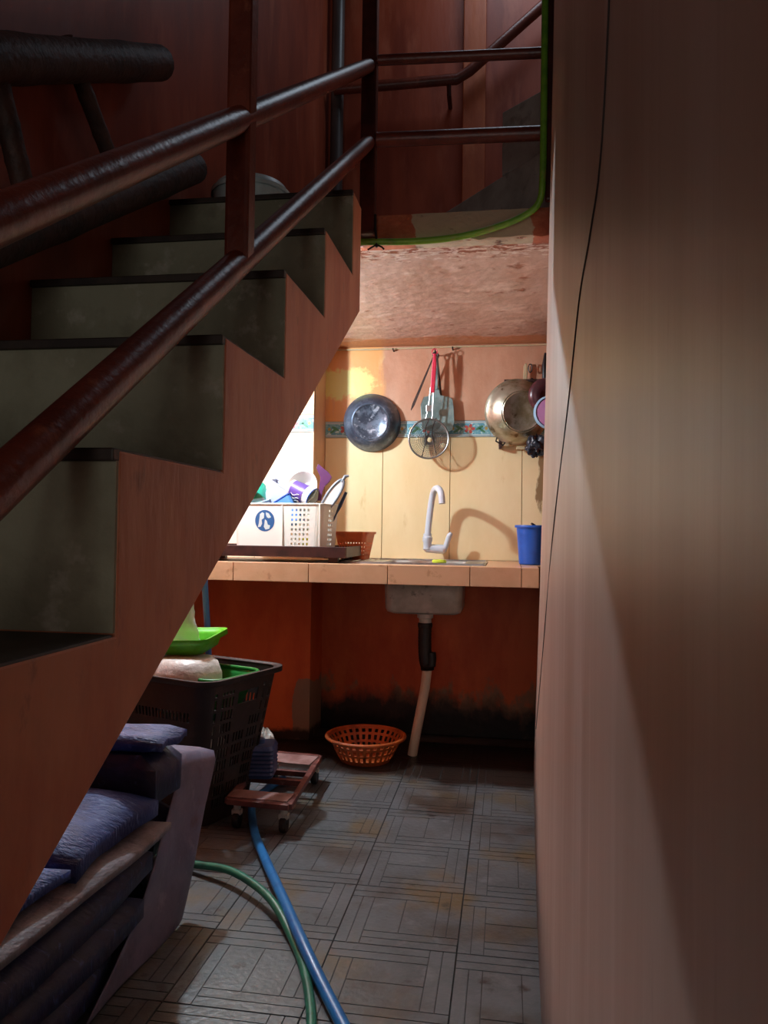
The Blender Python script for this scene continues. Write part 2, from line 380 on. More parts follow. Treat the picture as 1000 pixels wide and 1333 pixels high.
# ---- right-hand wall: close to the lens, slightly bowed plaster
base_t = [(-2.2, .13), (-.5, .108), (0, .10), (.3, .097), (.6, .095), (1.0, .088), (1.3, .082), (1.62, .080), (2.0, .086), (2.44, .097), (2.9, .109), (3.34, .122)]
lean_t = [(-2.2, 0), (.9, 0), (1.6, .006), (2.44, .0128), (3.34, .0242)]
def xw(y, z): return interp(base_t, y) + interp(lean_t, y) * z
wr = structure('wall_right', 'brown and peach painted wall filling the right side, bowed and streaked', (.1, 1.5, 0))
ys = [-2.2, -1.2, -.5, -.2, 0] + [.08 * k for k in range(1, 42)]
ys = sorted(set([y for y in ys if y < 3.3] + [2.44, 3.34]))
b = B()
zl = [0, .3, .6, .9, 1.2, 1.5, 1.8, ZS]
b.grid([[(xw(y, z), y, z) for y in ys] for z in zl])
yu = [y for y in ys if y <= 2.44]
b.grid([[(xw(y, z), y, z) for y in yu] for z in [ZS, 2.2, 2.6, 3.0, 3.6, 4.6]])
bo = b.build('plaster_face', 'panel_wall', wr, smooth=True, solid=.09, solid_off=1)
bm = bmesh.new(); bm.from_mesh(bo.data); bmesh.ops.remove_doubles(bm, verts=bm.verts, dist=1e-5); bmesh.ops.recalc_face_normals(bm, faces=bm.faces)
if sum(f.normal.x for f in bm.faces) < 0: bmesh.ops.reverse_faces(bm, faces=bm.faces)
bm.to_mesh(bo.data); bm.free()

# ---- landing slab
ls = structure('landing', 'peeling concrete landing slab over the kitchen', (-.2, 3, ZS))
b = B(); b.box(XL, XU - .1, -.6, 2.06, ZS, ZT); b.box(XL, XU - .1, 2.07, YLIP + .012, ZS, ZT); b.box(XL, 1.4, YLIP + .012, YB + .05, ZS, ZT)
b.build('slab', ['soffit'], ls)
# front face with uneven peeled edge
rows = []
for k in range(60):
    x = -.478 + 1.88 * k / 59; r = random.uniform
    rows.append([(x, YLIP + .014, ZT), (x, YLIP + r(-.002, .002), ZT - .004), (x, YLIP + r(-.003, .003), ZS + .045), (x, YLIP + r(-.004, .004), ZS + r(-.004, .006)), (x, YLIP + .05, ZS - .002)])
B().grid(rows).build('front_face', 'landing_face', ls, smooth=True, solid=.006)

# ================================================================== STAIRCASE
st = thing('staircase', 'narrow concrete staircase with orange painted side and grey cement risers', 'staircase', (-.66, -.75, 0))
Y0, DY, Z0, DZ = .76, .3015, .884, .1965
XS = -.407
ks = list(range(-4, 6))
poly = [(Y0 - 5 * DY, 0)]
for k in ks:
    ya, yb = Y0 + (k - 1) * DY, Y0 + k * DY; z = Z0 + k * DZ + (.024 if k == 5 else 0)
    poly += [(ya, z), (yb if k < 5 else 2.072, z)]
poly[0] = (poly[1][0], 0)
poly += [(2.068, 1.601), (-.44, 0)]
B().prism(poly, 'X', XU, XS).build('stringer', 'stringer_paint', st, bevel=.003)
for k in ks:
    ya, yb = Y0 + (k - 1) * DY, Y0 + k * DY; z = Z0 + k * DZ + (.024 if k == 5 else 0)
    B().box(XU + .001, XS - .0015, ya - .004, ya + .001, Z0 + (k - 1) * DZ + .003 if k > -4 else 0, z - .011).build('riser', 'cement_riser', st)
    B().box(XU + .001, XS - .001, ya - .012, (yb if k < 5 else 2.07) - .005, z - .012, z + .002).build('tread', 'tread_edge', st, bevel=.002)
B().box(XU + .001, -.480, 2.395, 2.412, 1.888, 2.004).build('top_step', 'cement_riser', st)
B().box(XU + .001, -.480, 2.074, 2.41, 1.80, 1.886).build('top_slab', 'stringer_paint', st)

# ---- winder steps of the next flight
ws = thing('winder_steps', 'grey cement winder steps climbing behind the landing rail', 'steps', (.3, 3.0, ZT))
B().prism([(-.42, 3.2), (.17, 2.455), (1.28, 2.47), (1.28, 3.78), (-.5, 3.78)], 'Z', ZT, 2.25).build('step', 'cement_step', ws, bevel=.004)
B().prism([(-.03, 2.70), (.19, 2.50), (1.28, 2.50), (1.28, 3.78), (.22, 3.78)], 'Z', 2.25, 2.475).build('step', 'cement_step', ws, bevel=.004)
B().prism([(.3, 2.54), (1.28, 2.52), (1.28, 3.78), (.7, 3.78)], 'Z', 2.475, 2.70).build('step', 'cement_step', ws, bevel=.004)

# ================================================================== RAILINGS
XR = -.445
rl = thing('stair_railing', 'reddish brown pipe handrail with two sloping rails beside the stairs', 'railing', (XR, 1.2, 1.2))
def railpt(y, up): return (XR, y, (1.036 + .682 * (y - .619)) if not up else (1.27 + .686 * (y - .61)))
lo = [railpt(y, 0) for y in (-.3, .3, .8, 1.3, 1.8, 2.36)]; hi = [railpt(y, 1) for y in (-.3, .3, .8, 1.3, 1.8, 2.345)]
B().tube(lo, .0225, 20).build('lower_rail', 'rail_paint', rl, smooth=True)
B().tube(hi, .0215, 20).build('upper_rail', 'rail_paint', rl, smooth=True)
def post(x, y, z0, z1, s, par, mat):
    B().box(x - s, x + s, y - s, y + s, z0, z1).build('post', mat, par, bevel=.006)
post(XR, 1.215, railpt(1.215, 0)[2] - .004, 3.2, .0205, rl, 'rail_paint')
post(XR, -.2, .30, 2.2, .0205, rl, 'rail_paint')
post(XR, 2.372, 1.93, 3.4, .024, rl, 'post_dark')
lr = thing('landing_railing', 'horizontal reddish pipe rails across the landing opening', 'railing', (-.15, 2.37, 2.2))
B().tube([(XR + .026, 2.372, 2.492), (.105, 2.372, 2.472)], .0165, 16).build('rail', 'rail_paint', lr, smooth=True)
B().tube([(XR + .026, 2.372, 2.236), (.105, 2.372, 2.222)], .0225, 16).build('rail', 'rail_paint', lr, smooth=True)
post(.118, 2.372, 2.01, 3.4, .013, lr, 'post_dark')
ur = thing('wall_handrail', 'dark handrail on the back wall bending upward with the next flight', 'handrail', (-.3, 3.7, 3.2))
hp = [(-.87, 3.68, 3.185), (-.26, 3.68, 3.19), (-.2, 3.68, 3.225), (.25, 3.68, 3.60), (.7, 3.68, 3.98)]
B().tube(hp, .026, 14).build('rail', 'rail_paint', ur, smooth=True)
for q in ((-.72, 3.185), (-.3, 3.185), (.45, 3.76)):
    B().tube([(q[0], 3.68, q[1]), (q[0], 3.70, q[1] - .06), (q[0], YB - .002, q[1] - .075)], .011, 8).build('bracket', 'post_dark', ur, smooth=True)
o = B().tube([(-.865, 3.73, ZT), (-.865, 3.73, 4.55)], .032, 18).build('wall_pipe', 'pvc_dark', smooth=True, origin=(-.865, 3.73, ZT)); tag(o, 'grey vertical pipe in the corner behind the stair top', 'pipe')

# ---- bamboo rail on the left wall
bl = thing('bamboo_wall_rail', 'thick dark bamboo rail with slanting struts along the left wall', 'railing', (-.86, 1.4, 1.5))
def bam(p, q, r, name):
    P, Q = Vector(p), Vector(q); n = 24; b = B(); pts = []; rs = []
    for k in range(n + 1):
        t = k / n; pts.append(P.lerp(Q, t)); rs.append(r * (1.06 if k % 6 == 3 else 1.0))
    b.tube(pts, rs, 16); return b.build(name, 'bamboo', bl, smooth=True, angle=60)
bam((-.865, .3, 1.275), (-.865, 1.765, 2.15), .041, 'rail')
bam((-.865, .3, .93), (-.865, 1.985, 1.99), .041, 'rail')
bam((-.87, 1.165, 1.78), (-.87, 1.275, 1.57), .020, 'strut')
bam((-.87, 1.37, 1.96), (-.87, 1.60, 1.77), .017, 'strut')
bam((-.87, .72, 1.53), (-.87, .86, 1.30), .020, 'strut')

# ---- tub on the landing
tb = thing('storage_tub', 'pale grey plastic tub with a domed lid on the landing', 'tub', (-.70, 2.62, 2.006))
tb.location = (-.785, 2.24, 1.888); mt = Matrix.Translation((-.785, 2.24, 1.888)) @ Matrix.Diagonal((.78, .78, .60, 1))
B().lathe([(.001, .002), (.12, .002), (.145, .215), (.15, .22)], 40, mt).build('body', 'bin_pale', tb, smooth=True, solid=.003)
B().lathe([(.156, .205), (.156, .225), (.150, .232), (.145, .234), (.138, .254), (.132, .262), (.126, .2615), (.12, .268), (.08, .288), (.03, .296), (.001, .296)], 40, mt).build('lid', 'bin_pale', tb, smooth=True)

# ---- lime hose along the landing
hz = smooth_path([(-.60, 2.366, 1.915), (-.478, 2.352, 1.905), (-.29, 2.37, 1.905), (-.15, 2.37, 1.914), (-.033, 2.375, 1.942), (.05, 2.375, 1.975), (.088, 2.368, 2.01), (.097, 2.356, 2.08), (.098, 2.345, 2.3), (.099, 2.345, 2.7), (.099, 2.345, 3.3)], 8)
o = thing('garden_hose', 'lime green hose tied along the edge of the landing and up the rail', 'hose', (-.2, 2.37, 1.91))
B().tube(hz, .0105, 12).build('hose_length', 'hose_lime', o, smooth=True)
kb = B(); kb.tube([(-.418, 2.368 - .012, 1.99), (-.417, 2.353, 1.94), (-.413, 2.352, 1.915), (-.412, 2.353, 1.885)], .004, 8)
kb.tube([(-.413, 2.353, 1.893), (-.428, 2.350, 1.884), (-.44, 2.352, 1.878)], .003, 6); kb.tube([(-.413, 2.353, 1.893), (-.395, 2.350, 1.884), (-.388, 2.352, 1.877)], .003, 6)
kb.build('tie_string', 'black_rubber', o, smooth=True)

# ---- thin line on the right wall
cp = []
for (xy, s) in ((.1161, .5035), (.1027, .3854), (.089, .2971), (.0758, .1596), (.0581, -.007), (.047, -.1536), (.0395, -.25)):
    y = 1.0
    lo_, hi_ = .2, 3.33
    for _ in range(40):
        y = (lo_ + hi_) / 2
        if xw(y, 1 + s * y) / y > xy: lo_ = y
        else: hi_ = y
    cp.append((xw(y, 1 + s * y) - .0008, y, 1 + s * y))
cp = [(xw(.72, 1.6) - .0008, .72, 1.6)] + cp
tag(B().tube(smooth_path(cp, 6), .0011, 6).build('thin_cable', 'cable_dark', origin=cp[-1]), 'thin dark line slanting down the right hand wall', 'cable')

# ================================================================== KITCHEN
ZC = .857; YF = 3.10; XC0 = XL; XC1 = .2
ct = thing('kitchen_counter', 'tiled kitchen counter with pale orange front edge', 'counter', (-.6, 3.4, .78))
hx0, hx1, hy0, hy1 = -.535, -.175, 3.29, 3.58
b = B(); z0, z1 = .782, ZC - .006
yb_ = YB - .002
b.box(XP + .002, hx0, YF + .008, yb_, z0, z1); b.box(hx1, .112, YF + .008, yb_, z0, z1); b.box(.112, .6, 3.35, yb_, z0, z1); b.box(hx0, hx1, YF + .008, hy0, z0, z1); b.box(hx0, hx1, hy1, yb_, z0, z1)
b.box(XC0 + .002, XP + .002, YF + .008, YP - .002, z0, z1)
b.build('slab', 'counter_grout', ct)
fx = [-1.75, -1.45, -1.136, -.81, -.478, -.144, .06, .1285]
for a, c in zip(fx, fx[1:]):
    B().box(a + .0015, c - .0015, YF, YF + .009, z0 - .004, ZC).build('front_tile', 'counter_tile', ct, bevel=.0015)
    # top tiles, cut away where the sink sits
    for ya, ybb in ((YF + .0095, 3.19), (3.63, yb_)):
        if ya > 3.5 and a < XP: continue
        B().box(a + .0015, c - .0015, ya, ybb, z1, ZC).build('top_tile', 'counter_tile', ct, bevel=.0015)
    for xa, xb in ((a, min(c, -.81)), (max(a, -.085), c)):
        if xb - xa > .02: B().box(xa + .0015, xb - .0015, 3.193, 3.627 if xb > XP + .01 else YP - .002, z1, ZC).build('top_tile', 'counter_tile', ct, bevel=.0015)
B().box(.112, .6, 3.35, yb_, z1, ZC).build('top_tile', 'counter_tile', ct, bevel=.0015)
B().box(.16, .6, 3.36, YB - .01, 0, z0).build('support_pier', 'under_wall', ct)

sk = thing('kitchen_sink', 'stainless steel sink with drainboard set into the counter', 'sink', (-.44, 3.4, .63))
b = B(); zr = ZC + .003
b.box(-.808, hx0 + .004, 3.195, 3.625, z1 + .0005, zr); b.box(hx1 - .004, -.087, 3.195, 3.625, z1 + .0005, zr)
b.box(hx0 + .004, hx1 - .004, 3.195, hy0 + .004, z1 + .0005, zr); b.box(hx0 + .004, hx1 - .004, hy1 - .004, 3.625, z1 + .0005, zr)
b.build('rim', 'steel', sk, bevel=.002)
B().tube([(-.80, 3.203, zr), (-.095, 3.203, zr), (-.095, 3.617, zr), (-.80, 3.617, zr)], .005, 8, close=True).build('raised_edge', 'steel', sk, smooth=True)
for k in range(6):
    x = -.77 + .036 * k
    B().tube([(x, 3.26, zr + .0005), (x, 3.56, zr + .0005)], .0035, 8).build('drain_ridge', 'steel', sk, smooth=True)
def rrect(hx, hy, r, n=6):
    pts = []
    for cx, cy, a in ((hx - r, hy - r, 0), (-hx + r, hy - r, 90), (-hx + r, -hy + r, 180), (hx - r, -hy + r, 270)):
        for k in range(n + 1):
            q = R(a + 90 * k / n); pts.append((cx + r * math.cos(q), cy + r * math.sin(q)))
    return pts
cx, cy = (hx0 + hx1) / 2, (hy0 + hy1) / 2; hx, hy = (hx1 - hx0) / 2 - .006, (hy1 - hy0) / 2 - .006
rows = []
for z, d, r in ((zr - .002, 0, .03), (.66, .008, .035), (.645, .014, .04), (.637, .03, .045), (.634, .08, .05)):
    rows.append([(cx + x, cy + y, z) for x, y in rrect(hx - d, hy - d, r)])
b = B(); b.grid(rows, wrap=True); n = len(rows[0]); b.f.append(tuple(range(4 * n, 5 * n))); b.mi.append(0)
b.build('basin', 'steel_dull', sk, smooth=True, solid=.002)
dp = thing('sink_drain', 'black drain trap and white waste pipe under the sink', 'drain pipe', (-.36, 3.42, 0))
mt = Matrix.Translation((-.355, 3.42, 0))
B().lathe([(.036, .634), (.036, .612), (.028, .608), (.028, .585)], 24, mt, cap0=True, cap1=True).build('collar', 'steel_dull', dp, smooth=True)
B().lathe([(.030, .59), (.033, .586), (.033, .572), (.030, .568)], 24, mt, cap0=True, cap1=True).build('nut', 'black_rubber', dp, smooth=True)
b = B(); pts = smooth_path([(-.355, 3.42, .575), (-.356, 3.42, .5), (-.352, 3.42, .43), (-.343, 3.42, .395), (-.342, 3.42, .38)], 10)
b.tube(pts, [.0285 + .002 * (k % 2) for k in range(len(pts))], 18); b.build('trap_hose', 'black_rubber', dp, smooth=True, angle=60)
B().tube([(-.325, 3.41, .40), (-.322, 3.41, .435), (-.325, 3.41, .46)], .02, 12).build('trap_plug', 'black_rubber', dp, smooth=True)
B().tube([(-.342, 3.42, .395), (-.352, 3.42, .30), (-.392, 3.42, .08), (-.405, 3.42, .0)], .0215, 18).build('waste_pipe', 'pvc_white', dp, smooth=True)

# ---- tap
fa = thing('kitchen_tap', 'grey white plastic swan neck tap on the tiled wall above the sink', 'tap', (-.33, 3.6, .92))
B().tube([(-.32, YB - .003, .91), (-.32, 3.71, .91)], .014, 14).build('wall_pipe', 'tap_plastic', fa, smooth=True)
B().tube([(-.385, 3.69, .921), (-.38, 3.692, .914), (-.33, 3.705, .911), (-.30, 3.70, .911), (-.29, 3.70, .916)], [.018, .02, .022, .022, .014], 16).build('body', 'tap_plastic', fa, smooth=True)
tap_body = [c for c in fa.children if c.name.startswith('body')][0]
B().lathe([(.020, .911), (.020, .943), (.024, .948), (.024, .967), (.020, .971), (.020, .985)], 20, Matrix.Translation((-.377, 3.69, 0)), cap0=True, cap1=True).build('collar', 'tap_plastic', tap_body, smooth=True)
sp = smooth_path([(-.377, 3.69, .98), (-.367, 3.688, 1.08), (-.357, 3.68, 1.15), (-.343, 3.65, 1.192), (-.322, 3.60, 1.198), (-.303, 3.555, 1.175), (-.296, 3.545, 1.125)], 8)
B().tube(sp, .0155, 16).build('spout', 'tap_plastic', fa, smooth=True)
B().tube([(-.293, 3.70, .913), (-.283, 3.698, .942), (-.272, 3.69, .977), (-.262, 3.688, .99)], [.012, .013, .013, .008], 12).build('lever', 'tap_plastic', tap_body, smooth=True)
o = B(); o.lathe([(.001, -.008), (.036, -.008), (.042, 0), (.036, .010), (.001, .012)], 24, Matrix.Translation((-.28, 3.24, ZC + .012)) @ Matrix.Diagonal((.75, .5, .8, 1)))
tag(o.build('dish_sponge', 'sponge_green', smooth=True, origin=(-.28, 3.24, ZC + .004)), 'small lime sponge on the front edge of the sink', 'sponge')

# ---- blue bucket
bk = thing('plastic_pail', 'small blue plastic pail at the right end of the counter', 'bucket', (.118, 3.42, ZC))
mt = Matrix.Translation((.112, 3.42, ZC + .001))
B().lathe([(.001, .003), (.05, .003), (.053, 0), (.057, .004), (.069, .16), (.070, .165)], 40, mt).build('body', 'blue_plastic', bk, smooth=True, solid=.002)
B().lathe([(.069, .160), (.077, .160), (.078, .166), (.076, .171), (.069, .171)], 40, mt).build('rim', 'blue_plastic', bk, smooth=True)
tag(B().tube([(.13, 3.42, ZC + .008), (.125, 3.40, .99), (.118, 3.385, 1.03), (.105, 3.375, 1.036)], .005, 8).build('black_stick', 'dark_iron', smooth=True, origin=(.13, 3.42, ZC + .008)), 'short dark stick poking out of the blue pail', 'stick')

# ---- tray with dish rack
ty = thing('wooden_tray', 'dark brown wooden tray under the white dish rack', 'tray', (-.98, 3.29, ZC))
B().box(-1.36, -.662, 3.135, 3.49, .880, .905).build('board', 'tray_wood', ty, bevel=.003)
for (x0, x1, y0, y1) in ((-1.36, -.662, 3.13, 3.142), (-1.36, -.662, 3.48, 3.492), (-1.362, -1.35, 3.142, 3.48), (-.672, -.66, 3.142, 3.48)):
    B().box(x0, x1, y0, y1, .880, .926).build('side', 'tray_wood', ty, bevel=.002)
for x, y in ((-1.32, 3.17), (-.72, 3.17), (-1.32, 3.45), (-.72, 3.45)):
    B().box(x - .02, x + .02, y - .015, y + .015, ZC, .880).build('foot', 'tray_wood', ty)
dr = thing('dish_rack', 'white plastic dish rack with a round blue emblem', 'dish rack', (-.974, 3.325, .906), R(-9))
HX, HY, HZ = .215, .105, .20
def lattice(ring_b, ring_t, zb, zt, nv, hole):
    n = len(ring_b); rows = []
    for i in range(nv + 1):
        t = i / nv; rows.append([(b_[0] + (t_[0] - b_[0]) * t, b_[1] + (t_[1] - b_[1]) * t, zb + (zt - zb) * t) for b_, t_ in zip(ring_b, ring_t)])
    return B().grid(rows, hole=hole, wrap=True)
def ring(hx, hy, r, N):
    """N points evenly along a rounded rectangle starting at (-hx,-hy) going +x"""
    raw = []
    for cx, cy, a in ((-hx + r, -hy + r, 180), (hx - r, -hy + r, 270), (hx - r, hy - r, 0), (-hx + r, hy - r, 90)):
        for k in range(9): raw.append(Vector((cx + r * math.cos(R(a + 10 * k * 90 / 80 )), cy + r * math.sin(R(a + 10 * k * 90 / 80)), 0)))
    raw.append(raw[0]); seg = [(raw[i + 1] - raw[i]).length for i in range(len(raw) - 1)]; T = sum(seg); out = []
    for k in range(N):
        d = T * k / N; i = 0
        while d > seg[i]: d -= seg[i]; i += 1
        p = raw[i].lerp(raw[i + 1], d / seg[i]); out.append((p.x, p.y))
    return out
NR = 128
rb_, rt_ = ring(HX - .012, HY - .008, .03, NR), ring(HX, HY, .032, NR)
def rack_hole(i, j):
    x, y = rt_[j]
    if not (2 <= i <= 16): return False
    if y < -HY + .01: return (.062 < x < .165) and (i % 2 == 0) and (j % 2 == 0)         # open grid window near the right end of the front
    if x > HX - .01: return i % 2 == 0 and j % 2 == 0 and abs(y) < .03
    if y > HY - .01: return (i % 4 in (1, 2)) and (j % 4 in (1, 2))
    return False
lattice(rb_, rt_, .002, HZ, 19, rack_hole).build('basket_wall', 'rack_white', dr, solid=.0025, local=True)
B().prism(rb_, 'Z', .0, .003).build('bottom', 'rack_white', dr, local=True)
B().tube([(x, y, HZ) for x, y in ring(HX + .002, HY + .002, .034, 64)], .004, 8, close=True).build('rim', 'rack_white', dr, smooth=True, local=True)
for x in (.030, .205):
    B().box(x - .003, x + .003, -HY - .004, -HY + .002 + .006, .01, HZ).build('rib', 'rack_white', dr, local=True)
em = B()
def ey(z): return -(HY - .008 * (1 - (z - .002) / (HZ - .002)))
fy = -HY + .0053
em.add([(-.055 + .047 * math.cos(R(10 * k)), ey(.127 + .047 * math.sin(R(10 * k))) - .0018, .127 + .047 * math.sin(R(10 * k))) for k in range(36)], [tuple(range(36))], 0)
for pol in ([(-.095, .140), (-.085, .147), (-.077, .142), (-.078, .125), (-.088, .118), (-.086, .104), (-.092, .092), (-.104, .090), (-.100, .104), (-.098, .118)],
            [(-.070, .147), (-.058, .143), (-.048, .128), (-.058, .124), (-.066, .128), (-.070, .138)],
            [(-.074, .120), (-.066, .114), (-.062, .100), (-.052, .097), (-.056, .084), (-.072, .081), (-.079, .092), (-.076, .106)]):
    em.add([(-.055 + (x + .075) * 1.15, ey(.127 + (z - .115) * 1.15) - .0024, .127 + (z - .115) * 1.15) for x, z in pol], [tuple(range(len(pol)))], 1)
tag(em.build('round_emblem', ['sticker_blue', 'sticker_light'], dr, local=True), 'round blue emblem with pale shapes')
# dishes standing in the rack (own things), placed in world space
def bowl(name, label, cat, loc, r, h, rot, mat, group=None, base=.5, mat2=None):
    o = thing(name, label, cat, loc, 0, group); o.rotation_euler = rot
    B().lathe([(.001, .004), (r * base, .004), (r * base, 0), (r * (base + .06), 0), (r * .86, h * .5), (r, h * .96), (r * 1.03, h)], 36).build('bowl_body', mat, o, smooth=True, solid=.0025, local=True)
    B().tube([(r * 1.03 * math.cos(R(12 * k)), r * 1.03 * math.sin(R(12 * k)), h) for k in range(30)], .003, 6, close=True).build('lip', mat2 or mat, o, smooth=True, local=True)
    return o
bowl('plastic_bowl', 'teal green bowl at the left of the dish rack', 'bowl', (-1.12, 3.37, 1.205), .062, .06, (R(160), R(20), 0), 'teal_plastic')
bowl('plastic_bowl', 'pale blue white bowl below the teal bowl in the rack', 'bowl', (-1.105, 3.345, 1.065), .055, .06, (R(14), R(-8), 0), 'pale_teal_plastic')
bowl('plastic_bowl', 'maroon bowl rim showing in the middle of the dish rack', 'bowl', (-1.0, 3.32, 1.03), .045, .05, (R(15), R(10), 0), 'maroon_enamel')
bowl('plastic_bowl', 'white bowl leaning behind the purple patterned cup', 'bowl', (-.90, 3.40, 1.17), .075, .06, (R(70), R(-40), R(0)), 'white_plastic')
o = thing('plastic_box', 'translucent lilac plastic box tilted in the dish rack', 'box', (-1.06, 3.385, 1.09)); o.rotation_euler = (R(8), R(30), 0)
rbb, rtt = ring(.05, .035, .012, 40), ring(.06, .042, .014, 40)
lattice(rbb, rtt, 0, .12, 4, None).build('box_wall', 'pale_lilac_plastic', o, solid=.002, local=True); B().prism(rbb, 'Z', 0, .002).build('bottom', 'pale_lilac_plastic', o, local=True)
B().tube([(x, y, .12) for x, y in rtt], .003, 6, close=True).build('rim', 'pale_lilac_plastic', o, local=True)
o = thing('plastic_tub', 'sky blue plastic tub tilted in the dish rack', 'tub', (-.935, 3.31, 1.02)); o.rotation_euler = (R(-6), R(-32), 0)
rbb, rtt = ring(.045, .035, .012, 40), ring(.056, .044, .014, 40)
lattice(rbb, rtt, 0, .12, 4, None).build('tub_wall', 'sky_blue_plastic', o, solid=.002, local=True); B().prism(rbb, 'Z', 0, .002).build('bottom', 'sky_blue_plastic', o, local=True)
B().tube([(x, y, .12) for x, y in rtt], .004, 6, close=True).build('rim', 'blue_plastic', o, local=True)
o = thing('patterned_cup', 'white cup with a purple printed band tipped over in the rack', 'cup', (-.955, 3.335, 1.185)); o.rotation_euler = (R(8), R(115), R(-6))
B().lathe([(.034, 0), (.036, .002), (.044, .115), (.045, .12)], 32).build('cup_body', 'white_plastic', o, smooth=True, solid=.002, local=True)
B().lathe([(.0385, .012), (.0445, .085)], 32).build('printed_band', 'purple_print', o, smooth=True, local=True)
for kk in range(3):
    a0 = R(-70 + 22 * kk); B().tube([(.0462 * math.cos(a0 + .18 * math.sin(t * 1.3)), .0462 * math.sin(a0 + .18 * math.sin(t * 1.3)), .03 + .011 * t) for t in range(5)], .0016, 5).build('white_squiggle', 'white_plastic', o, local=True)
    a0 = R(90 + 22 * kk); B().tube([(.0462 * math.cos(a0 + .18 * math.sin(t * 1.3)), .0462 * math.sin(a0 + .18 * math.sin(t * 1.3)), .03 + .011 * t) for t in range(5)], .0016, 5).build('white_squiggle', 'white_plastic', o, local=True)
B().lathe([(.0455, .116), (.048, .119), (.0455, .122)], 32).build('rim', 'blue_plastic', o, smooth=True, local=True)
B().lathe([(.001, .001), (.034, .001)], 32).build('base', 'white_plastic', o, local=True)
o = thing('purple_spatula', 'purple plastic spatula standing in the dish rack', 'spatula', (-.834, 3.31, 1.065)); o.rotation_euler = (R(-4), 0, 0)
B().prism([(.004, .05), (.020, .05), (.026, .10), (.036, .125), (.056, .145), (.066, .165), (.052, .185), (.002, .225), (-.006, .205), (.014, .165), (.010, .12)], 'Y', -.004, .004).build('blade', 'purple_plastic', o, bevel=.0015, local=True)
B().prism([(-.006, -.05), (.012, -.05), (.021, .06), (.003, .06)], 'Y', -.006, .006).build('handle', 'pale_wood', o, bevel=.002, local=True)
o = thing('vegetable_peeler', 'grey oval framed peeler or grater leaning right in the rack', 'kitchen tool', (-.828, 3.28, 1.035)); o.rotation_euler = (R(-6), R(32), 0)
ov = [(.024 * math.cos(R(15 * k)), 0, .13 + .085 * math.sin(R(15 * k))) for k in range(24)]
B().tube(ov, .0065, 8, close=True).build('frame', 'grey_plastic', o, smooth=True, local=True)
B().prism([(p[0] * .93, p[2]) for p in ov], 'Y', -.0015, .0015).build('blade_plate', 'white_plastic', o, local=True)
B().tube([(0, 0, .205), (0, 0, .235), (.012, 0, .245)], [.006, .008, .005], 8).build('hook', 'grey_plastic', o, smooth=True, local=True)
B().tube([(0, 0, 0), (0, 0, .05)], .008, 8).build('handle', 'navy_metal', o, smooth=True, local=True)
o = thing('navy_ladle', 'dark blue handled ladle in the right end of the rack', 'ladle', (-.80, 3.33, .95)); o.rotation_euler = (0, R(24), 0)
B().tube([(0, 0, .0), (0, 0, .13), (0, 0, .17), (0, 0, .235)], [.004, .004, .009, .007], 10).build('handle', 'navy_metal', o, smooth=True, local=True)
B().lathe([(.001, -.03), (.02, -.025), (.03, -.008), (.032, 0)], 20).build('scoop', 'steel', o, smooth=True, solid=.0015, local=True)
o = B(); o.lathe([(.001, 0), (.03, 0), (.048, .03), (.05, .05)], 24, Matrix.Translation((-.855, 3.30, .918)))
o = o.build('plastic_cup', 'yellow_plastic', smooth=True, solid=.003, origin=(-.855, 3.30, .918)); tag(o, 'yellow cup seen through the grid of the dish rack', 'cup')
o = B(); rr = random.Random(3)
o.lathe([(.001, .03), (.03, .028), (.05, .016), (.055, .004), (.05, 0), (.001, 0)], 20, Matrix.Translation((-1.14, 3.335, .914)))
o = o.build('dish_cloth', 'pink_cloth', smooth=True, origin=(-1.14, 3.335, .914)); tag(o, 'pink cloth in the left bottom of the dish rack', 'cloth')

# ---- orange basket beside the rack
ob = thing('plastic_basket', 'small orange plastic basket between dish rack and sink', 'basket', (-.692, 3.56, ZC))
ob.location = (-.70, 3.53, ZC + .004); ob.rotation_euler = (0, 0, R(-10))
NB = 72; rbb, rtt = ring(.055, .055, .02, NB), ring(.078, .07, .022, NB)
lattice(rbb, rtt, .0, .125, 14, lambda i, j: 2 <= i <= 9 and i % 2 == 0 and j % 2 == 0).build('basket_wall', 'orange_plastic', ob, solid=.0025, local=True)
B().prism(rbb, 'Z', 0, .003).build('bottom', 'orange_plastic', ob, local=True)
B().grid([[(x, y, .118) for x, y in ring(.083, .075, .024, 48)], [(x, y, .128) for x, y in ring(.084, .076, .024, 48)], [(x, y, .128) for x, y in ring(.077, .069, .022, 48)]], wrap=True).build('rim', 'orange_plastic', ob, solid=.0015, local=True)

# ---- hanging dark bowl
wk_ = thing('hanging_bowl', 'dark speckled enamel bowl hanging bottom outward on the tiled wall', 'bowl', (-.672, YB - .012, 1.545))
mt = Matrix.Translation((-.672, YB - .006, 1.535)) @ Euler((R(90 + 5), R(0), 0)).to_matrix().to_4x4() @ Matrix.Rotation(R(4), 4, 'Y')
B().lathe([(.141, .008), (.1435, .012), (.141, .016), (.137, .024), (.126, .052), (.108, .076), (.094, .088), (.088, .092)], 56, mt).build('bowl_wall', 'enamel_dark', wk_, smooth=True, solid=.0018)
B().lathe([(.088, .092), (.086, .0955), (.083, .0935), (.080, .091), (.001, .0905)], 56, mt).build('bowl_base', 'enamel_worn', wk_, smooth=True)

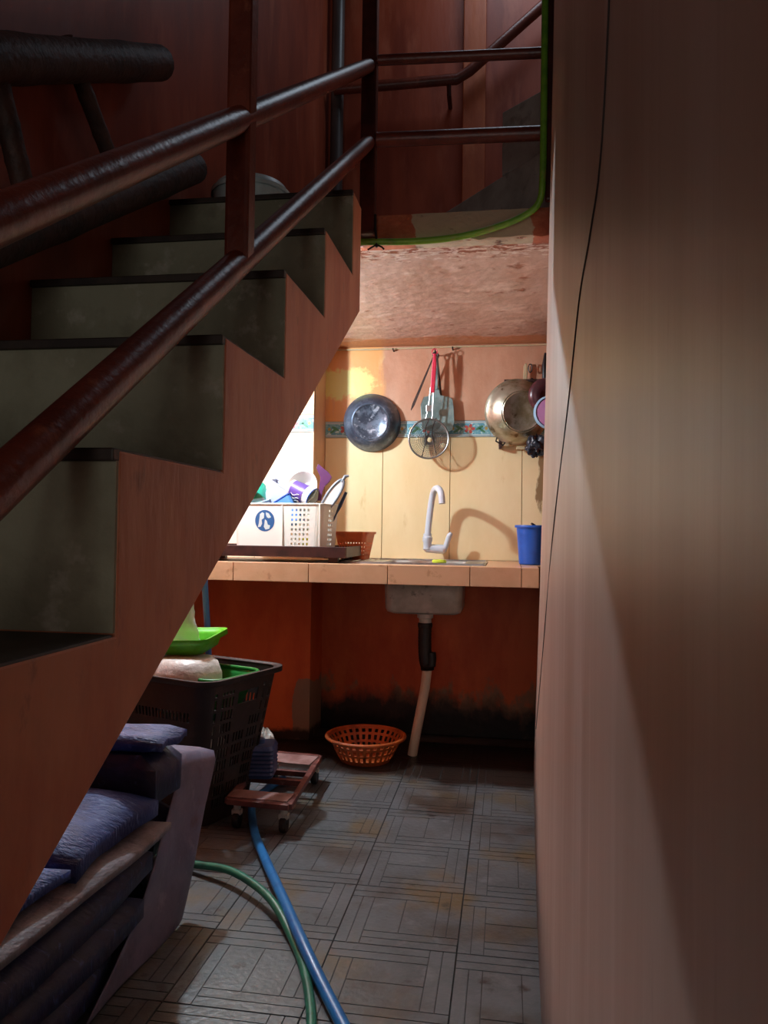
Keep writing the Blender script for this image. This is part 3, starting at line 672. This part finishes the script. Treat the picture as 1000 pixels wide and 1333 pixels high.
# ---- hook with strainer, turner and tongs
YH = 3.70
hk = thing('wall_hook', 'small nail hook holding the strainer and turner', 'hook', (-.352, YB, 1.865))
B().tube([(-.352, YB - .004, 1.868), (-.352, YB - .05, 1.862), (-.352, YB - .085, 1.866), (-.352, YB - .09, 1.878)], .003, 8).build('nail', 'dark_iron', hk, smooth=True)
sv = thing('wire_strainer', 'round wire strainer with a red handle hanging from the hook', 'strainer', (-.38, 3.69, 1.345))
cx_, cz_, yy_ = -.377, 1.443, 3.685
rg = [(cx_ + .096 * math.cos(R(9 * k)), yy_, cz_ + .096 * math.sin(R(9 * k))) for k in range(40)]
sv_rim = B().tube(rg, .0042, 8, close=True).build('rim', 'wire', sv, smooth=True)
b = B(); rows = []
for i in range(13):
    q = R(7 + 83 * i / 12); rows.append([(cx_ + .096 * math.sin(q) * math.cos(R(5 * k)), yy_ + .004 + .045 * math.cos(q) , cz_ + .096 * math.sin(q) * math.sin(R(5 * k))) for k in range(72)])
o = b.grid(rows, wrap=True).build('mesh_bowl', 'wire', sv, wire=.002)
for s_, e_ in ((-.018, -.03), (.016, .035)):
    B().tube(smooth_path([(cx_ + s_ + .02, yy_ - .002, cz_ + .10), (cx_ + s_, yy_ + .022, cz_ + .05), (cx_ + s_, yy_ + .044, cz_), (cx_ + e_, yy_ + .02, cz_ - .07), (cx_ + e_ * 1.05, yy_, cz_ - .088)], 5), .0022, 6).build('support_wire', 'dark_iron', sv_rim, smooth=True)
for s_ in (-.010, .010):
    B().tube([(cx_ + s_ * 1.6, yy_, cz_ + .094), (cx_ + .008 + s_, yy_ - .002, cz_ + .15), (cx_ + .014 + s_ * .7, yy_ - .004, 1.69)], .0032, 8).build('shank', 'steel', sv, smooth=True)
B().box(cx_ - .014, cx_ + .012, yy_ - .006, yy_ + .004, cz_ + .13, cz_ + .162).build('clip', 'steel', sv, bevel=.002)
B().prism([(cx_ + .004, 1.665), (cx_ + .026, 1.665), (cx_ + .034, 1.80), (cx_ + .030, 1.855), (cx_ + .018, 1.855), (cx_ + .012, 1.80)], 'Y', yy_ - .010, yy_ + .004).build('handle', 'red_plastic', sv, bevel=.004)
B().tube([(cx_ + .024 + .013 * math.cos(R(20 * k)), yy_ - .003, 1.862 + .015 * math.sin(R(20 * k))) for k in range(18)], .0028, 6, close=True).build('hanging_ring', 'red_plastic', sv, smooth=True)
tn = thing('slotted_turner', 'wide grey green turner hanging behind the strainer', 'turner', (-.345, 3.74, 1.50))
bp_ = [(-.418, 1.50), (-.425, 1.62), (-.410, 1.655), (-.372, 1.664), (-.366, 1.70), (-.336, 1.70), (-.330, 1.664), (-.285, 1.655), (-.268, 1.64), (-.262, 1.60), (-.258, 1.53), (-.268, 1.49), (-.30, 1.478), (-.36, 1.482)]
B().prism(bp_, 'Y', 3.742, 3.747).build('blade', 'spatula_grey', tn, bevel=.0015)
B().prism([(-.362, 1.69), (-.340, 1.69), (-.343, 1.845), (-.357, 1.845)], 'Y', 3.735, 3.742).build('handle', 'spatula_grey', tn, bevel=.002)
B().tube([(-.35 + .012 * math.cos(R(20 * k)), 3.7385, 1.855 + .014 * math.sin(R(20 * k))) for k in range(18)], .003, 6, close=True).build('hanging_ring', 'dark_iron', tn, smooth=True)
tg = thing('iron_tongs', 'thin dark tongs with spread arms hanging from the hook', 'tongs', (-.4, 3.72, 1.58))
B().prism([(-.363, 1.852), (-.355, 1.858), (-.452, 1.61), (-.468, 1.585), (-.470, 1.59), (-.462, 1.62)], 'Y', 3.716, 3.721).build('arm', 'dark_iron', tg)
B().prism([(-.349, 1.856), (-.340, 1.852), (-.318, 1.66), (-.324, 1.655), (-.33, 1.67)], 'Y', 3.716, 3.721).build('arm', 'dark_iron', tg)
B().tube([(-.352 + .012 * math.cos(R(15 * k)), 3.7185, 1.852 + .018 * math.sin(R(15 * k))) for k in range(13)], .004, 8).build('bend', 'dark_iron', tg, smooth=True)

# ---- nails and string under the soffit
for x, w_ in ((-.568, 'above the dark bowl'), (-.272, 'right of the hanging strainer')):
    o = B().tube([(x, YB - .004, 1.895), (x, YB - .03, 1.898), (x, YB - .034, 1.902)], .004, 8).build('wall_nail', 'dark_iron', smooth=True, origin=(x, YB, 1.895)); tag(o, 'small rusty nail in the plaster ' + w_, 'nail', 'nails under the soffit')
tag(B().tube([(-.9, YB - .012, 1.907), (-.7, YB - .012, 1.904), (-.4, YB - .012, 1.908), (.1, YB - .012, 1.908), (.3, YB - .012, 1.911)], .004, 8).build('wall_string', 'pale_wood', smooth=True, origin=(-.9, YB - .012, 1.907)), 'pale thin line strung along the top of the back wall', 'string')

# ---- right hand cluster of pots
rk = thing('pot_rack', 'small wooden bar rack holding pots on the back wall', 'rack', (.08, 3.75, 1.41))
B().box(-.045, .25, YB - .05, YB - .038, 1.412, 1.428).build('bar', 'pale_wood', rk, bevel=.002)
B().box(.04, .25, YB - .085, YB - .075, 1.392, 1.404).build('bar', 'pale_wood', rk, bevel=.002)
B().box(-.02, .25, YB - .05, YB - .038, 1.712, 1.735).build('bar', 'tray_wood', rk, bevel=.002)
for x in (-.035, .2):
    B().box(x - .008, x + .008, YB - .052, YB - .005, 1.40, 1.445).build('bracket', 'tray_wood', rk, bevel=.002)
pt = thing('aluminium_pan', 'worn round aluminium pan hanging at the right of the wall', 'pan', (.045, 3.70, 1.575))
mt = Matrix.Translation((.040, YB - .075, 1.572)) @ Euler((R(97), 0, R(16))).to_matrix().to_4x4()
B().lathe([(.152, 0), (.156, .003), (.156, .008), (.151, .011), (.146, .014), (.135, .045), (.118, .068), (.102, .082), (.098, .086), (.094, .085)], 56, mt).build('pan_wall', 'aluminium', pt, smooth=True, solid=.0018)
pan_wall = [c for c in pt.children][0]
B().lathe([(.094, .085), (.090, .089), (.086, .086), (.001, .085)], 56, mt).build('pan_base', 'aluminium', pt, smooth=True)
for s_ in (-1, 1):
    a = R(-118 if s_ < 0 else 62)
    c_ = mt @ Vector((.152 * math.cos(a), .152 * math.sin(a), .006)); e_ = mt @ Vector((.172 * math.cos(a + .12), .172 * math.sin(a + .12), .012)); f_ = mt @ Vector((.172 * math.cos(a - .12), .172 * math.sin(a - .12), .012))
    g_ = mt @ Vector((.154 * math.cos(a + .15), .154 * math.sin(a + .15), .006)); h_ = mt @ Vector((.154 * math.cos(a - .15), .154 * math.sin(a - .15), .006))
    B().tube([g_, e_, f_, h_], .004, 8).build('loop_handle', 'dark_iron', pan_wall, smooth=True)
o = B(); mt2 = Matrix.Translation((.17, YB - .17, 1.632)) @ Euler((R(95), 0, R(10))).to_matrix().to_4x4()
o.lathe([(.078, 0), (.08, .004), (.074, .02), (.06, .028), (.001, .030)], 40, mt2)  # flat dark shape added in place of a reflection on the pan
tag(o.build('pan_reflection', 'maroon_enamel', smooth=True, solid=.002, origin=(.155, YB - .17, 1.55)), 'dark maroon shape standing in for a reflection on the aluminium pan', 'bowl')
pk = thing('pink_plate', 'pink plate with pale blue rim half hidden by the right wall', 'plate', (.2, 3.57, 1.54))
mt3 = Matrix.Translation((.193, 3.575, 1.547)) @ Euler((R(92), 0, R(6))).to_matrix().to_4x4()
B().lathe([(.066, .006), (.062, .010), (.001, .012)], 40, mt3).build('plate_face', 'pink_plastic', pk, smooth=True)
B().lathe([(.066, .006), (.070, .012), (.078, 0), (.074, -.006)], 40, mt3).build('rim', 'pale_blue_plastic', pk, smooth=True, solid=.0015)
sn = thing('wooden_spoon', 'pale wooden spoon handle standing up behind the pan', 'spoon', (.085, YB - .03, 1.62))
b = B(); b.prism([(.070, 1.60), (.084, 1.60), (.092, 1.79), (.088, 1.812), (.078, 1.815), (.072, 1.80)], 'Y', YB - .035, YB - .024); b.build('handle', 'pale_wood', sn, bevel=.003)
B().tube([(.104 + .009 * math.cos(R(20 * k)), YB - .035, 1.79 + .02 * math.sin(R(20 * k))) for k in range(18)], .003, 6, close=True).build('hanging_loop', 'dark_iron', sn, smooth=True)
def lump(name, mat, label, cat, c, rad, seed, amp=.3, n=20, squash=(1, 1, 1)):
    rr = random.Random(seed); ph = [(rr.uniform(2, 9), rr.uniform(0, 6.3), rr.uniform(2, 7), rr.uniform(0, 6.3)) for _ in range(6)]
    rows = []
    for i in range(n + 1):
        th = math.pi * i / n; row = []
        for k in range(2 * n):
            p = math.pi * k / n; d = 1
            for a, b_, c2, d2 in ph: d += amp / 6 * math.sin(round(a) * p + b_) * math.sin(c2 * th + d2)
            row.append((c[0] + rad[0] * d * math.sin(th) * math.cos(p), c[1] + rad[1] * d * math.sin(th) * math.sin(p), c[2] + rad[2] * d * math.cos(th)))
        rows.append(row)
    o = B().grid(rows, wrap=True).build(name, mat, smooth=True, origin=(c[0], c[1], c[2] - rad[2]), angle=50)
    return tag(o, label, cat)
lump('black_bag', 'black_bag', 'crumpled dark plastic bag hanging under the pan', 'bag', (.135, 3.665, 1.405), (.05, .035, .045), 5, .7)
tag(B().tube([(.175, YB - .04, 1.86), (.17, YB - .05, 1.80), (.172, YB - .05, 1.74), (.18, YB - .05, 1.70)], [.006, .012, .014, .01], 10).build('black_ladle_handle', 'black_rubber', smooth=True, origin=(.18, YB - .05, 1.70)), 'black utensil handle at the wall edge right of the spoon', 'utensil')

# ---- kitchen bulb (hidden behind the stairs)
bu = thing('kitchen_bulb', 'bare light bulb under the landing', 'lamp', (LAMP[0], LAMP[1], LAMP[2]))
mt = Matrix.Translation((LAMP[0], LAMP[1], ZS))
B().lathe([(.045, 0), (.045, -.012), (.022, -.02), (.022, -.075), (.018, -.08)], 24, mt, cap0=True, cap1=True).build('socket', 'white_plastic', bu, smooth=True)
B().lathe([(.012, -.078), (.020, -.09), (.022, -.104), (.016, -.116), (.001, -.119)], 20, mt).build('bulb', 'bulb_glass', bu, smooth=True)

# ================================================================== FLOOR OBJECTS
# ---- round orange basket under the counter
rb2 = thing('round_basket', 'shallow round orange plastic basket on the floor under the counter', 'basket', (-.597, 3.31, .002))
NB = 64
rows = []
prof = [(.105, 0), (.118, .02), (.133, .05), (.148, .08), (.163, .10)]
prof2 = []
for (r1, z1_), (r2, z2_) in zip(prof, prof[1:]):
    for t in (0, .33, .66): prof2.append((r1 + (r2 - r1) * t, z1_ + (z2_ - z1_) * t))
prof2.append(prof[-1])
rows = [[(r * math.cos(2 * math.pi * k / NB), r * math.sin(2 * math.pi * k / NB), z) for k in range(NB)] for r, z in prof2]
B().grid(rows, wrap=True, hole=lambda i, j: 2 <= i <= 10 and i % 3 != 2 and j % 2 == 0).build('basket_wall', 'orange_dull', rb2, solid=.003, local=True)
B().prism([(.106 * math.cos(R(10 * k)), .106 * math.sin(R(10 * k))) for k in range(36)], 'Z', 0, .004).build('bottom', 'orange_dull', rb2, local=True)
B().tube([(.17 * math.cos(2 * math.pi * k / 48), .17 * math.sin(2 * math.pi * k / 48), .102) for k in range(48)], .0075, 10, close=True).build('rim', 'orange_dull', rb2, smooth=True, local=True)

# ---- dolly
dl = thing('dolly_cart', 'low brown steel dolly frame on caster wheels', 'dolly', (-.80, 2.72, 0))
P = {'fr': (-.690, 2.44), 'fl': (-.905, 2.455), 'br': (-.722, 2.985), 'bl': (-.93, 3.005)}
def bar(a, b_, w, z0, z1, name, mat='dolly_paint'):
    A, Bv = Vector(a), Vector(b_); d = (Bv - A).normalized(); nrm = Vector((-d.y, d.x)) * w / 2
    B().prism([tuple(A - nrm), tuple(Bv - nrm), tuple(Bv + nrm), tuple(A + nrm)], 'Z', z0, z1).build(name, mat, dl, bevel=.0015)
bar(P['fr'], P['br'], .020, .086, .104, 'side_rail'); bar(P['fl'], P['bl'], .020, .086, .104, 'side_rail')
bar(P['fl'], P['fr'], .022, .086, .104, 'end_rail'); bar(P['bl'], P['br'], .022, .086, .104, 'end_rail')
bar((-.91, 2.50), (-.70, 2.49), .075, .1045, .108, 'plate', 'dolly_plate'); bar((-.925, 2.92), (-.725, 2.905), .11, .1045, .108, 'plate', 'dolly_plate')
bar((-.915, 2.70), (-.706, 2.69), .016, .08, .1, 'cross_bar'); bar((-.918, 2.80), (-.712, 2.79), .016, .08, .1, 'cross_bar')
def caster(x, y):
    c = B().box(x - .016, x + .016, y - .012, y + .012, .045, .062).build('caster', 'steel_dull', dl, bevel=.002)
    B().tube([(x, y, .087), (x, y, .055)], .012, 10).build('stem', 'steel_dull', c, smooth=True)
    w = B().lathe([(.002, -.011), (.024, -.011), (.027, -.007), (.027, .007), (.024, .011), (.002, .011)], 20, Matrix.Translation((x, y, .027)) @ Matrix.Rotation(R(90), 4, 'Y')).build('wheel', 'black_rubber', c, smooth=True)
for x, y in ((-.715, 2.47), (-.88, 2.48), (-.735, 2.96), (-.905, 2.975)): caster(x, y)
# ---- navy ribbed jug on the dolly
nj = thing('ribbed_canister', 'navy blue ribbed plastic canister on the dolly', 'canister', (-.868, 2.70, .108), R(8))
rows = []
for k in range(17):
    z = .115 * k / 16; d = .0035 if k % 2 else 0
    if k in (0, 16): d = .008
    rows.append([(x, y, z) for x, y in ring(.052 - d, .06 - d, .018, 40)])
b = B().grid(rows, wrap=True); b.f.append(tuple(range(40))); b.mi.append(0); b.f.append(tuple(range(16 * 40, 17 * 40))); b.mi.append(0)
b.build('body', 'navy_plastic', nj, smooth=True, local=True, angle=25)
B().lathe([(.02, .114), (.02, .128), (.017, .131), (.001, .131)], 20, Matrix.Translation((-.01, .0, 0))).build('cap', 'navy_plastic', nj, smooth=True, local=True)
lump('white_bundle', 'bag_white', 'crumpled white plastic bundle behind the navy canister on the dolly', 'bag', (-.90, 2.83, .17), (.04, .045, .06), 11, .5)

# ---- laundry basket
BA = R(-20)
lb = thing('laundry_basket', 'tall dark brown laundry basket with slotted sides', 'basket', (-1.112, 2.625, .003), BA)
HB = .495; NB = 200
rb_, rt_ = ring(.178, .128, .05, NB), ring(.255, .197, .06, NB)
perim = [Vector((rt_[k][0], rt_[k][1], 0)) for k in range(NB)]
NVB = 46
def lhole(i, j):
    x, y = rt_[j]
    right = x > .21 and abs(y) < .165; left = x < -.21 and abs(y) < .165
    if right or left:
        if 37 <= i <= 40 and -.035 < y < .075: return True                       # hand hole
        if 33 <= i <= 43 and -.06 < y < .10: return False
    band = i // 4
    if i < 5 or i > 41 or i % 4 == 0: return False
    if right or left:
        c = (j // 10) % 3
        if c == 2 and band % 4 == 3: return False
        return j % 2 == 0 and (j % 10) < 8
    if abs(y) > .15: return band in (4, 8) and j % 2 == 0 and abs(x) < .18
    return False
lattice(rb_, rt_, 0, HB, NVB, lhole).build('basket_wall', 'basket_black', lb, solid=.004, local=True)
B().prism(rb_, 'Z', 0, .006).build('bottom', 'basket_black', lb, local=True)
R0, R1 = ring(.252, .194, .06, 72), ring(.275, .217, .07, 72)
B().grid([[(x, y, HB) for x, y in R0], [(x, y, HB + .004) for x, y in R1], [(x, y, HB - .012) for x, y in R1]], wrap=True).build('rim', 'basket_black', lb, solid=.004, smooth=True, local=True)
rim = [(.2555, -.035), (.2555, .075)]
# contents of the basket (world placed, own things)
lump('laundry_bundle', 'bag_white', 'pale bundle of laundry showing through the slots of the dark basket', 'laundry', (-1.09, 2.625, .17), (.125, .082, .15), 9, .3)
gb = thing('green_basin', 'deep green plastic basin inside the laundry basket', 'basin', (-1.085, 2.635, .335), BA)
g0, g1 = ring(.13, .08, .045, 64), ring(.19, .130, .055, 64)
lattice(g0, g1, 0, .15, 6, None).build('basin_wall', 'green_deep', gb, solid=.003, smooth=True, local=True)
B().prism(g0, 'Z', 0, .004).build('bottom', 'green_deep', gb, local=True)
B().tube([(x, y, .15) for x, y in g1], .006, 8, close=True).build('rim', 'green_deep', gb, smooth=True, local=True)
wt = thing('white_tub', 'round white tub in the laundry basket beneath the bright green tray', 'tub', (-1.10, 2.56, .37), 0)
B().lathe([(.001, 0), (.09, 0), (.112, .02), (.122, .07), (.12, .12), (.105, .16), (.085, .175), (.001, .178)], 40).build('tub_body', 'bag_white', wt, smooth=True, local=True)
gt = thing('green_tray', 'bright lime green plastic tray lying on top of the laundry basket', 'tray', (-1.19, 2.66, .555), R(4))
gt.rotation_euler = (R(2), R(-2), R(4))
g0, g1 = ring(.13, .11, .025, 60), ring(.148, .128, .03, 60)
lattice(g0, g1, 0, .05, 3, None).build('tray_wall', 'green_bright', gt, solid=.004, smooth=True, local=True)
B().prism(g0, 'Z', 0, .004).build('bottom', 'green_bright', gt, local=True)
B().grid([[(x, y, .05) for x, y in g1], [(x, y, .054) for x, y in ring(.162, .142, .035, 60)], [(x, y, .036) for x, y in ring(.163, .143, .035, 60)]], wrap=True).build('rim', 'green_bright', gt, solid=.003, smooth=True, local=True)
# clear bag standing in the tray
rows = []; rr = random.Random(21)
for i in range(12):
    t = i / 11; w_ = .085 * (1 - t) ** .8 + .006
    rows.append([((w_ * (1 + .16 * math.sin(5 * a + i * .7) + rr.uniform(-.05, .05))) * math.cos(a) - 1.19 + .045 * t, (w_ * .6 * (1 + .2 * math.sin(4 * a + i))) * math.sin(a) + 2.64, .562 + .24 * t) for a in [2 * math.pi * k / 28 for k in range(28)]])
tag(B().grid(rows, wrap=True).build('clear_bag', 'bag_clear', smooth=True, origin=(-1.19, 2.64, .562), angle=70), 'clear plastic bag gathered upright on the green tray', 'bag')
tag(B().tube([(-1.14, 2.93, .004), (-1.165, 2.90, .6), (-1.185, 2.87, .98)], .0125, 12).build('blue_stick', 'blue_stick', smooth=True, origin=(-1.14, 2.93, .004)), 'blue stick standing up behind the laundry basket', 'stick')

# ---- tarpaulins under the stairs
def sheet(name, rows, mat, par, th, sub=1):
    return B().grid([[Vector(p) for p in r] for r in rows]).build(name, mat, par, smooth=True, solid=th, sub=sub, angle=80)
t1 = thing('grey_tarpaulin', 'greyish lilac tarpaulin sheet draped down to the floor under the stairs', 'tarpaulin', (-.85, 1.75, 0))
rows = []
far = [(.385, 2.06, -.805), (.372, 2.068, -.79), (.25, 1.99, -.80), (.12, 1.935, -.80), (.03, 1.885, -.803), (.004, 1.86, -.80)]
near = [(.425, 1.878, -.825), (.412, 1.875, -.812), (.27, 1.75, -.812), (.15, 1.67, -.812), (.06, 1.52, -.812), (.006, 1.39, -.812)]
for (zf, yf, xf), (zn, yn, xn) in zip(far, near):
    row = []
    for k in range(11):
        t = k / 10; wv = .005 * math.sin(t * 7 + zf * 5)
        row.append((xf + (xn - xf) * t + wv * (0 if k == 0 else 1), yf + (yn - yf) * t, max(.004, zf + (zn - zf) * t)))
    rows.append(row)
rows.insert(0, [(p[0] - .25, p[1], p[2]) for p in rows[0]])
sheet('sheet', rows, 'tarp_grey', t1, .006)
def fold(name, par, mat, x0, x1, y0, y1, z0, z1, seed, amp=.006, zn=0., xr=0.):
    """one folded layer: a soft slab with wavy edges; zn lifts the near end, xr pushes out the near right corner"""
    rr = random.Random(seed); nx_, ny_ = 14, 14; ph = [rr.uniform(0, 6.3) for _ in range(6)]
    def P(i, j, top):
        u, v = i / nx_, j / ny_
        x = x0 + (x1 - x0) * u + xr * u * (1 - v) + (amp * 1.4 * math.sin(7 * v + ph[0]) if i == nx_ else 0)
        y = y0 + (y1 - y0) * v + (amp * math.sin(6 * u + ph[1]) if j in (0, ny_) else 0)
        e = min(1, min(u, 1 - u, v, 1 - v) * 9); e = e ** .5
        zm = (z0 + z1) / 2; h = (z1 - z0) / 2 * (.45 + .55 * e)
        w = amp * (math.sin(9 * u + ph[2]) * .6 + math.sin(11 * v + ph[3]) * .7 + math.sin(17 * u + 13 * v + ph[4]) * .3)
        return (x, y, zm + (h if top else -h) + w + zn * (1 - v))
    b = B(); b.grid([[P(i, j, 1) for i in range(nx_ + 1)] for j in range(ny_ + 1)]); b.grid([[P(i, j, 0) for i in range(nx_ + 1)] for j in range(ny_ + 1)])
    border = [(i, 0) for i in range(nx_)] + [(nx_, j) for j in range(ny_)] + [(i, ny_) for i in range(nx_, 0, -1)] + [(0, j) for j in range(ny_, 0, -1)]
    b.grid([[P(i, j, 1) for i, j in border], [P(i, j, 0) for i, j in border]], wrap=True)
    o = b.build(name, mat, par, smooth=True, angle=50)
    bm = bmesh.new(); bm.from_mesh(o.data); bmesh.ops.remove_doubles(bm, verts=bm.verts, dist=1e-5); bmesh.ops.recalc_face_normals(bm, faces=bm.faces); bm.to_mesh(o.data); bm.free()
    return o
t2 = thing('navy_tarpaulin_bundle', 'folded navy tarpaulin bundle behind the grey sheet', 'tarpaulin', (-1.1, 1.77, 0))
fold('fold', t2, 'tarp_navy', -1.45, -.845, 1.745, 1.90, .004, .16, 31); fold('fold', t2, 'tarp_navy', -1.45, -.845, 1.745, 1.90, .16, .31, 32)
fold('fold', t2, 'tarp_navy', -1.45, -.80, 1.70, 1.86, .31, .462, 33); fold('fold', t2, 'tarp_navy_lit', -1.45, -.79, 1.705, 1.855, .462, .50, 34, .004)
t3 = thing('navy_tarpaulin_stack', 'stack of folded navy tarpaulin with a pale edge nearest the camera', 'tarpaulin', (-1.1, 1.35, 0))
fold('fold', t3, 'tarp_navy', -1.5, -.832, .93, 1.58, .004, .10, 40, .008); fold('fold', t3, 'tarp_navy', -1.5, -.80, .94, 1.64, .10, .19, 41, .008); fold('fold', t3, 'tarp_navy', -1.5, -.79, .95, 1.69, .19, .278, 42, .008)
fold('fold', t3, 'tarp_edge', -1.5, -.772, .95, 1.725, .278, .312, 50, .0025, .02)
fold('fold', t3, 'tarp_navy_lit', -1.5, -.802, 1.35, 1.70, .312, .388, 51, .006)
fold('fold', t3, 'tarp_navy_lit', -1.5, -.802, .93, 1.34, .325, .362, 52, .006, .02)

# ---- hoses on the floor
o = thing('blue_hose', 'bright blue water hose running toward the camera across the floor', 'hose', (-.5, 1.9, .015))
B().tube(smooth_path([(-.86, 2.95, .016), (-.885, 2.80, .016), (-.886, 2.655, .016), (-.795, 2.41, .018), (-.695, 2.208, .025), (-.56, 1.951, .033), (-.468, 1.776, .036), (-.385, 1.641, .02), (-.31, 1.515, .016), (-.2, 1.32, .016), (-.1, 1.1, .016)], 8), .0138, 14).build('hose_length', 'hose_blue', o, smooth=True)
o = thing('green_hose', 'dark green hose curving from the tarpaulin under the blue hose', 'hose', (-.5, 1.9, .011))
B().tube(smooth_path([(-1.2, 2.2, .012), (-1.0, 2.17, .014), (-.875, 2.132, .025), (-.745, 2.075, .04), (-.60, 1.955, .035), (-.49, 1.80, .013), (-.425, 1.664, .012), (-.372, 1.505, .012), (-.33, 1.3, .012), (-.31, 1.1, .012)], 8), .0108, 14).build('hose_length', 'hose_green', o, smooth=True)
